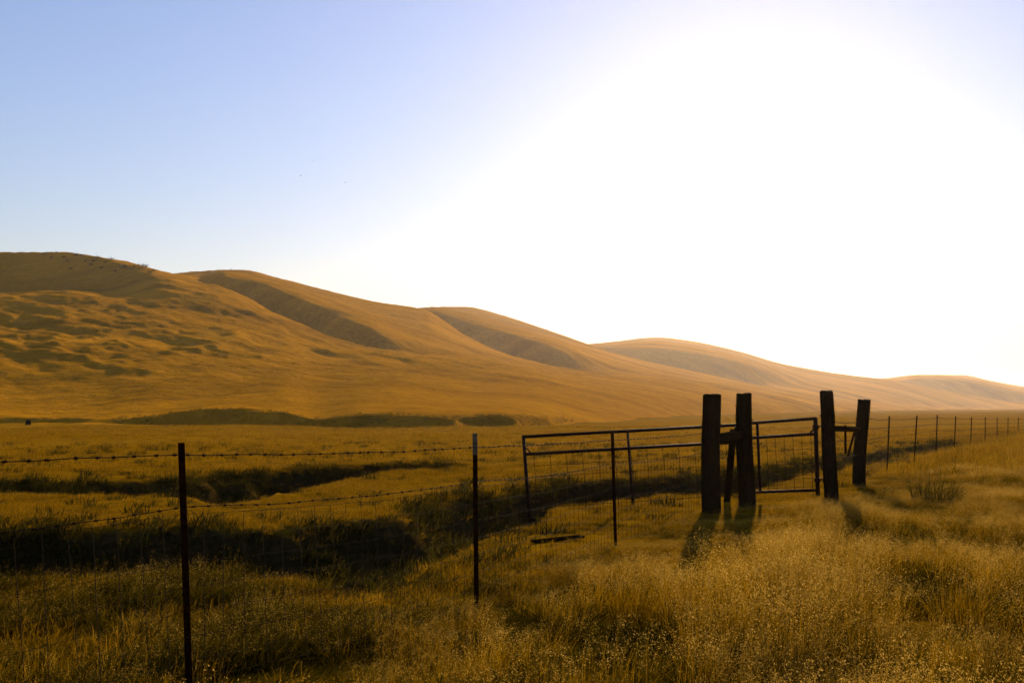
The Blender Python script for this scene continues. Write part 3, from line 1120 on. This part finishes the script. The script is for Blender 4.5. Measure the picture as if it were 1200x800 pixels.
def scatter(name, coll, nvar, xyz, rotz, scl, label, tilt=.12):
    me = bpy.data.meshes.new(name)
    n = len(xyz)
    me.vertices.add(n)
    me.vertices.foreach_set('co', xyz.astype(np.float32).ravel())
    rot = np.zeros((n, 3), np.float32)
    rot[:, 0] = rng.normal(0, tilt, n)
    rot[:, 1] = rng.normal(0, tilt, n)
    rot[:, 2] = rotz
    a = me.attributes.new('rot', 'FLOAT_VECTOR', 'POINT')
    a.data.foreach_set('vector', rot.ravel())
    a = me.attributes.new('scl', 'FLOAT_VECTOR', 'POINT')
    a.data.foreach_set('vector', scl.astype(np.float32).ravel())
    a = me.attributes.new('idx', 'INT', 'POINT')
    a.data.foreach_set('value', rng.integers(0, nvar, n).astype(np.int32))
    me.update()
    o = bpy.data.objects.new(name, me)
    COL.objects.link(o)
    g = bpy.data.node_groups.new(name + '_nodes', 'GeometryNodeTree')
    g.interface.new_socket('Geometry', in_out='INPUT', socket_type='NodeSocketGeometry')
    g.interface.new_socket('Geometry', in_out='OUTPUT', socket_type='NodeSocketGeometry')
    gi = g.nodes.new('NodeGroupInput')
    go = g.nodes.new('NodeGroupOutput')
    ci = g.nodes.new('GeometryNodeCollectionInfo')
    ci.inputs['Collection'].default_value = coll
    ci.inputs['Separate Children'].default_value = True
    ci.inputs['Reset Children'].default_value = True
    ip = g.nodes.new('GeometryNodeInstanceOnPoints')
    ip.inputs['Pick Instance'].default_value = True

    def attr(nm, ty):
        q = g.nodes.new('GeometryNodeInputNamedAttribute')
        q.data_type = ty
        q.inputs['Name'].default_value = nm
        return q.outputs['Attribute']
    er = g.nodes.new('FunctionNodeEulerToRotation')
    g.links.new(attr('rot', 'FLOAT_VECTOR'), er.inputs[0])
    g.links.new(gi.outputs[0], ip.inputs['Points'])
    g.links.new(ci.outputs[0], ip.inputs['Instance'])
    g.links.new(attr('idx', 'INT'), ip.inputs['Instance Index'])
    g.links.new(er.outputs[0], ip.inputs['Rotation'])
    g.links.new(attr('scl', 'FLOAT_VECTOR'), ip.inputs['Scale'])
    g.links.new(ip.outputs[0], go.inputs[0])
    md = o.modifiers.new('scatter', 'NODES')
    md.node_group = g
    tag(o, label, kind='stuff')
    return o


def place(n, y0, y1, power=1.0, umin=-40, umax=1240):
    """points spread over the view wedge, uniform in ground area"""
    t = rng.uniform(0, 1, n)
    y = np.sqrt(y0 * y0 + t * (y1 * y1 - y0 * y0))
    u = rng.uniform(umin, umax, n)
    x = (u - 600) / F * CP * y
    return x, y


tall = proto_coll('tall_grass_clump', [grass_mesh('tall_grass_clump', 100 + k, 30, 20, .58, .12, .0042, 20) for k in range(8)])
short = proto_coll('short_grass_clump', [grass_mesh('short_grass_clump', 200 + k, 34, 6, .26, .14, .0055, 6) for k in range(6)])
coarse = proto_coll('far_grass_clump', [grass_mesh('far_grass_clump', 300 + k, 30, 9, .42, .30, .012, 7) for k in range(6)])
olive = proto_coll('olive_grass_clump', [grass_mesh('olive_grass_clump', 500 + k, 44, 4, .50, .15, .0065, 9, M_OLIVE) for k in range(5)])
weedy = proto_coll('weed_clump', [grass_mesh('weed_clump', 400 + k, 46, 2, .30, .20, .016, 4, M_WEED) for k in range(5)])


def make_grass(name, coll, nvar, n, y0, y1, keep, scale, label, umin=-40, umax=1240, tilt=.1):
    x, y = place(n, y0, y1, umin=umin, umax=umax)
    k = rng.uniform(0, 1, n) < keep(x, y)
    x, y = x[k], y[k]
    z = ground_zs(x, y)
    s = scale(x, y)
    s = np.clip(s, .15, 1.25)
    sc = np.stack([.75 + .35 * s, .75 + .35 * s, s], 1)
    return scatter(name, coll, nvar, np.stack([x, y, z], 1), rng.normal(0, .9, len(x)), sc, label, tilt)


def patch(x, y):
    return fbm(x / 1.3 + 31, y / 1.3, 3, .6)


def patch3(x, y):
    return fbm(x / 1.9 + 77, y / 2.6 - 21, 4, .6)


def near_hump(x, y):
    return fbm(x / 1.9 + 12, y / 1.25 + 4, 2, .45)


def patch2(x, y):
    return fbm(x / 4.2 - 11, y / 4.2 + 5, 3, .55)


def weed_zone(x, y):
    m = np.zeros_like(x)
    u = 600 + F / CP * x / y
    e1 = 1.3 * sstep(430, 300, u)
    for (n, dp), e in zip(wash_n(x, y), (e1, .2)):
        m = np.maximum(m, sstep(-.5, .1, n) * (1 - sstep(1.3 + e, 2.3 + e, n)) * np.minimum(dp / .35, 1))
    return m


make_grass('tall_dry_grass', tall, 8, 19000, 3.6, 30,
           lambda x, y: sstep(-.25, .25, our_side(x, y) + .3 * patch(x, y)) * np.clip(.85 + 1.2 * patch(x, y), .12, 1) * (1 - .8 * sstep(.05, .3, -patch3(x, y))) * (1 - ditch_mask(x, y)),
           lambda x, y: (.84 + .55 * patch2(x, y) + .60 * patch(x, y) + .35 * near_hump(x, y) + rng.normal(0, .14, len(x))) * (.36 + .70 * sstep(.2, 2.6, our_side(x, y))) * (1 - .62 * sstep(8.0, 12.5, y)) * (.72 + .28 * sstep(5, 8, y)),
           'tall dry golden grass with pale seed heads on the near side of the fence')
make_grass('olive_grass', olive, 5, 11000, 3.6, 26,
           lambda x, y: sstep(-.3, .3, our_side(x, y)) * sstep(.0, .35, -patch3(x, y)) * (1 - ditch_mask(x, y)),
           lambda x, y: (.80 + .3 * patch(x, y) + rng.normal(0, .14, len(x))) * (.36 + .6 * sstep(.2, 2.6, our_side(x, y))) * (1 - .60 * sstep(8.0, 12.5, y)),
           'darker olive leafy patches in the tall dry grass')
make_grass('short_pasture_grass', short, 6, 42000, 4.0, 34,
           lambda x, y: (1 - sstep(-.2, .3, our_side(x, y))) * np.clip(.6 + .8 * patch2(x, y) + .5 * patch(x, y), .15, 1) * (1 - .9 * ditch_mask(x, y)),
           lambda x, y: (.62 + .35 * patch2(x, y) + rng.normal(0, .15, len(x))) * (1 - .5 * sstep(8, 10, y)) + .45 * sstep(8.5, 5.5, y),
           'shorter grazed grass in the pasture behind the fence', umin=-40, umax=1000)
make_grass('pasture_weeds', olive, 5, 5000, 4.4, 11.5,
           lambda x, y: (1 - sstep(-.5, .1, our_side(x, y))) * sstep(-.05, .3, fbm(x / 2.4 + 3, y / .8 + 60, 4, .6)) * (1 - ditch_mask(x, y)),
           lambda x, y: .42 + .25 * patch(x, y) + rng.normal(0, .1, len(x)),
           'dark olive streaks of low weeds in the pasture close behind the fence', umin=-40, umax=620)
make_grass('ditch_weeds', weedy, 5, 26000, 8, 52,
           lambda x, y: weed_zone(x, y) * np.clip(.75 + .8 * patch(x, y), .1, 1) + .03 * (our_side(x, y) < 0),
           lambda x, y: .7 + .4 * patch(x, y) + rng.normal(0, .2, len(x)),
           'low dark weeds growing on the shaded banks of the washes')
bx, by, bs = [], [], []
for _ in range(1100):
    uu = rng.uniform(130, 690)
    b_ = float(BANK(uu))
    if rng.uniform(0, 1.3) > b_:
        continue
    yy = float(DF(uu)) + 4.0 + rng.normal(1.0, 2.6)
    bx.append((uu - 600) / F * CP * yy)
    by.append(yy)
    bs.append(rng.uniform(.25, .65))
bx, by, bs = np.array(bx), np.array(by), np.array(bs)
scatter('bank_weeds', olive, 5, np.stack([bx, by, ground_zs(bx, by)], 1), rng.uniform(0, 6.28, len(bx)), np.stack([bs * 1.7, bs * 1.7, bs], 1),
        'dark weeds along the low cut bank at the foot of the hills')
make_grass('distant_grass', coarse, 6, 26000, 26, 95,
           lambda x, y: np.clip(.75 + .5 * patch2(x / 4, y / 4), .1, 1) * (1 - ditch_mask(x, y)) * np.where(our_side(x, y) > 0, 1, .55),
           lambda x, y: np.where(our_side(x, y) > 0, 1.15, .5) + .25 * patch2(x / 2, y / 2) + rng.normal(0, .1, len(x)),
           'dry grass fading into the distance across the flat pasture')


# ------------------------------------------------------------------ birds
def bird_mesh():
    mb = MB()
    mb.tube([Vector((0, -.13, 0)), Vector((0, -.09, .005)), Vector((0, 0, 0)), Vector((0, .1, -.005)), Vector((0, .19, 0))], [.008, .03, .045, .03, .01], 8)
    V, Fc = list(mb.v), list(mb.f)
    for s in (-1, 1):
        prof = [(.03, -.06, .06, .0), (.16, -.07, .04, .06), (.30, -.03, .06, .07), (.42, .06, .09, .03)]
        i = len(V)
        for (x, yf, yb, z) in prof:
            V += [Vector((s * x, yf, z + .012)), Vector((s * x, yb, z)), Vector((s * x, (yf + yb) / 2, z - .01))]
        for k in range(3):
            q = i + 3 * k
            for a, b in ((0, 1), (1, 2), (2, 0)):
                Fc.append((q + a, q + b, q + 3 + b, q + 3 + a))
        Fc.append((i + 9, i + 10, i + 11))
    i = len(V)
    V += [Vector((-.02, .17, .005)), Vector((.02, .17, .005)), Vector((.055, .28, .004)), Vector((-.055, .28, .004)), Vector((0, .22, -.008))]
    Fc += [(i, i + 1, i + 2, i + 3), (i, i + 4, i + 1), (i + 1, i + 4, i + 2), (i + 2, i + 4, i + 3), (i + 3, i + 4, i)]
    me = bpy.data.meshes.new('bird')
    me.from_pydata([tuple(v) for v in V], [], Fc)
    me.materials.append(M_BIRD)
    return me


bm_ = bird_mesh()
for (u, v, rz, rx, lab) in ((366.5, 188.5, .6, .25, 'topmost of three tiny distant birds in the left sky'), (352.5, 206, 1.3, .1, 'lower left of three tiny distant birds in the sky'),
                            (405, 214, 2.2, -.2, 'rightmost of three tiny distant birds in the sky')):
    o = bpy.data.objects.new('bird', bm_)
    COL.objects.link(o)
    o.location = at(u, v, 260)
    o.rotation_euler = (rx, .3, rz)
    tag(o, lab, 'bird', 'birds far off in the sky')

# ------------------------------------------------------------------ haze
zt = float(GZ.max()) + 6
zb = float(GZ.min()) - 1.0
x0, x1 = float(GX.min()) - 20, float(GX.max()) + 20
y0, y1 = -30.0, float(GY.max()) + 20
hv = [(x0, y0, zb), (x1, y0, zb), (x1, y1, zb), (x0, y1, zb), (x0, y0, zt), (x1, y0, zt), (x1, y1, zt), (x0, y1, zt)]
m, t, out = new_mat('haze_air')
pv = N(t, 'ShaderNodeVolumePrincipled')
pv.inputs['Color'].default_value = (.95, .83, .84, 1)
pv.inputs['Density'].default_value = .000055
pv.inputs['Anisotropy'].default_value = .68
t.links.new(pv.outputs[0], out.inputs['Volume'])
hz = mesh_obj('haze', hv, [(3, 2, 1, 0), (4, 5, 6, 7), (0, 1, 5, 4), (1, 2, 6, 5), (2, 3, 7, 6), (3, 0, 4, 7)], m)
tag(hz, 'thin warm haze over the valley', kind='stuff')
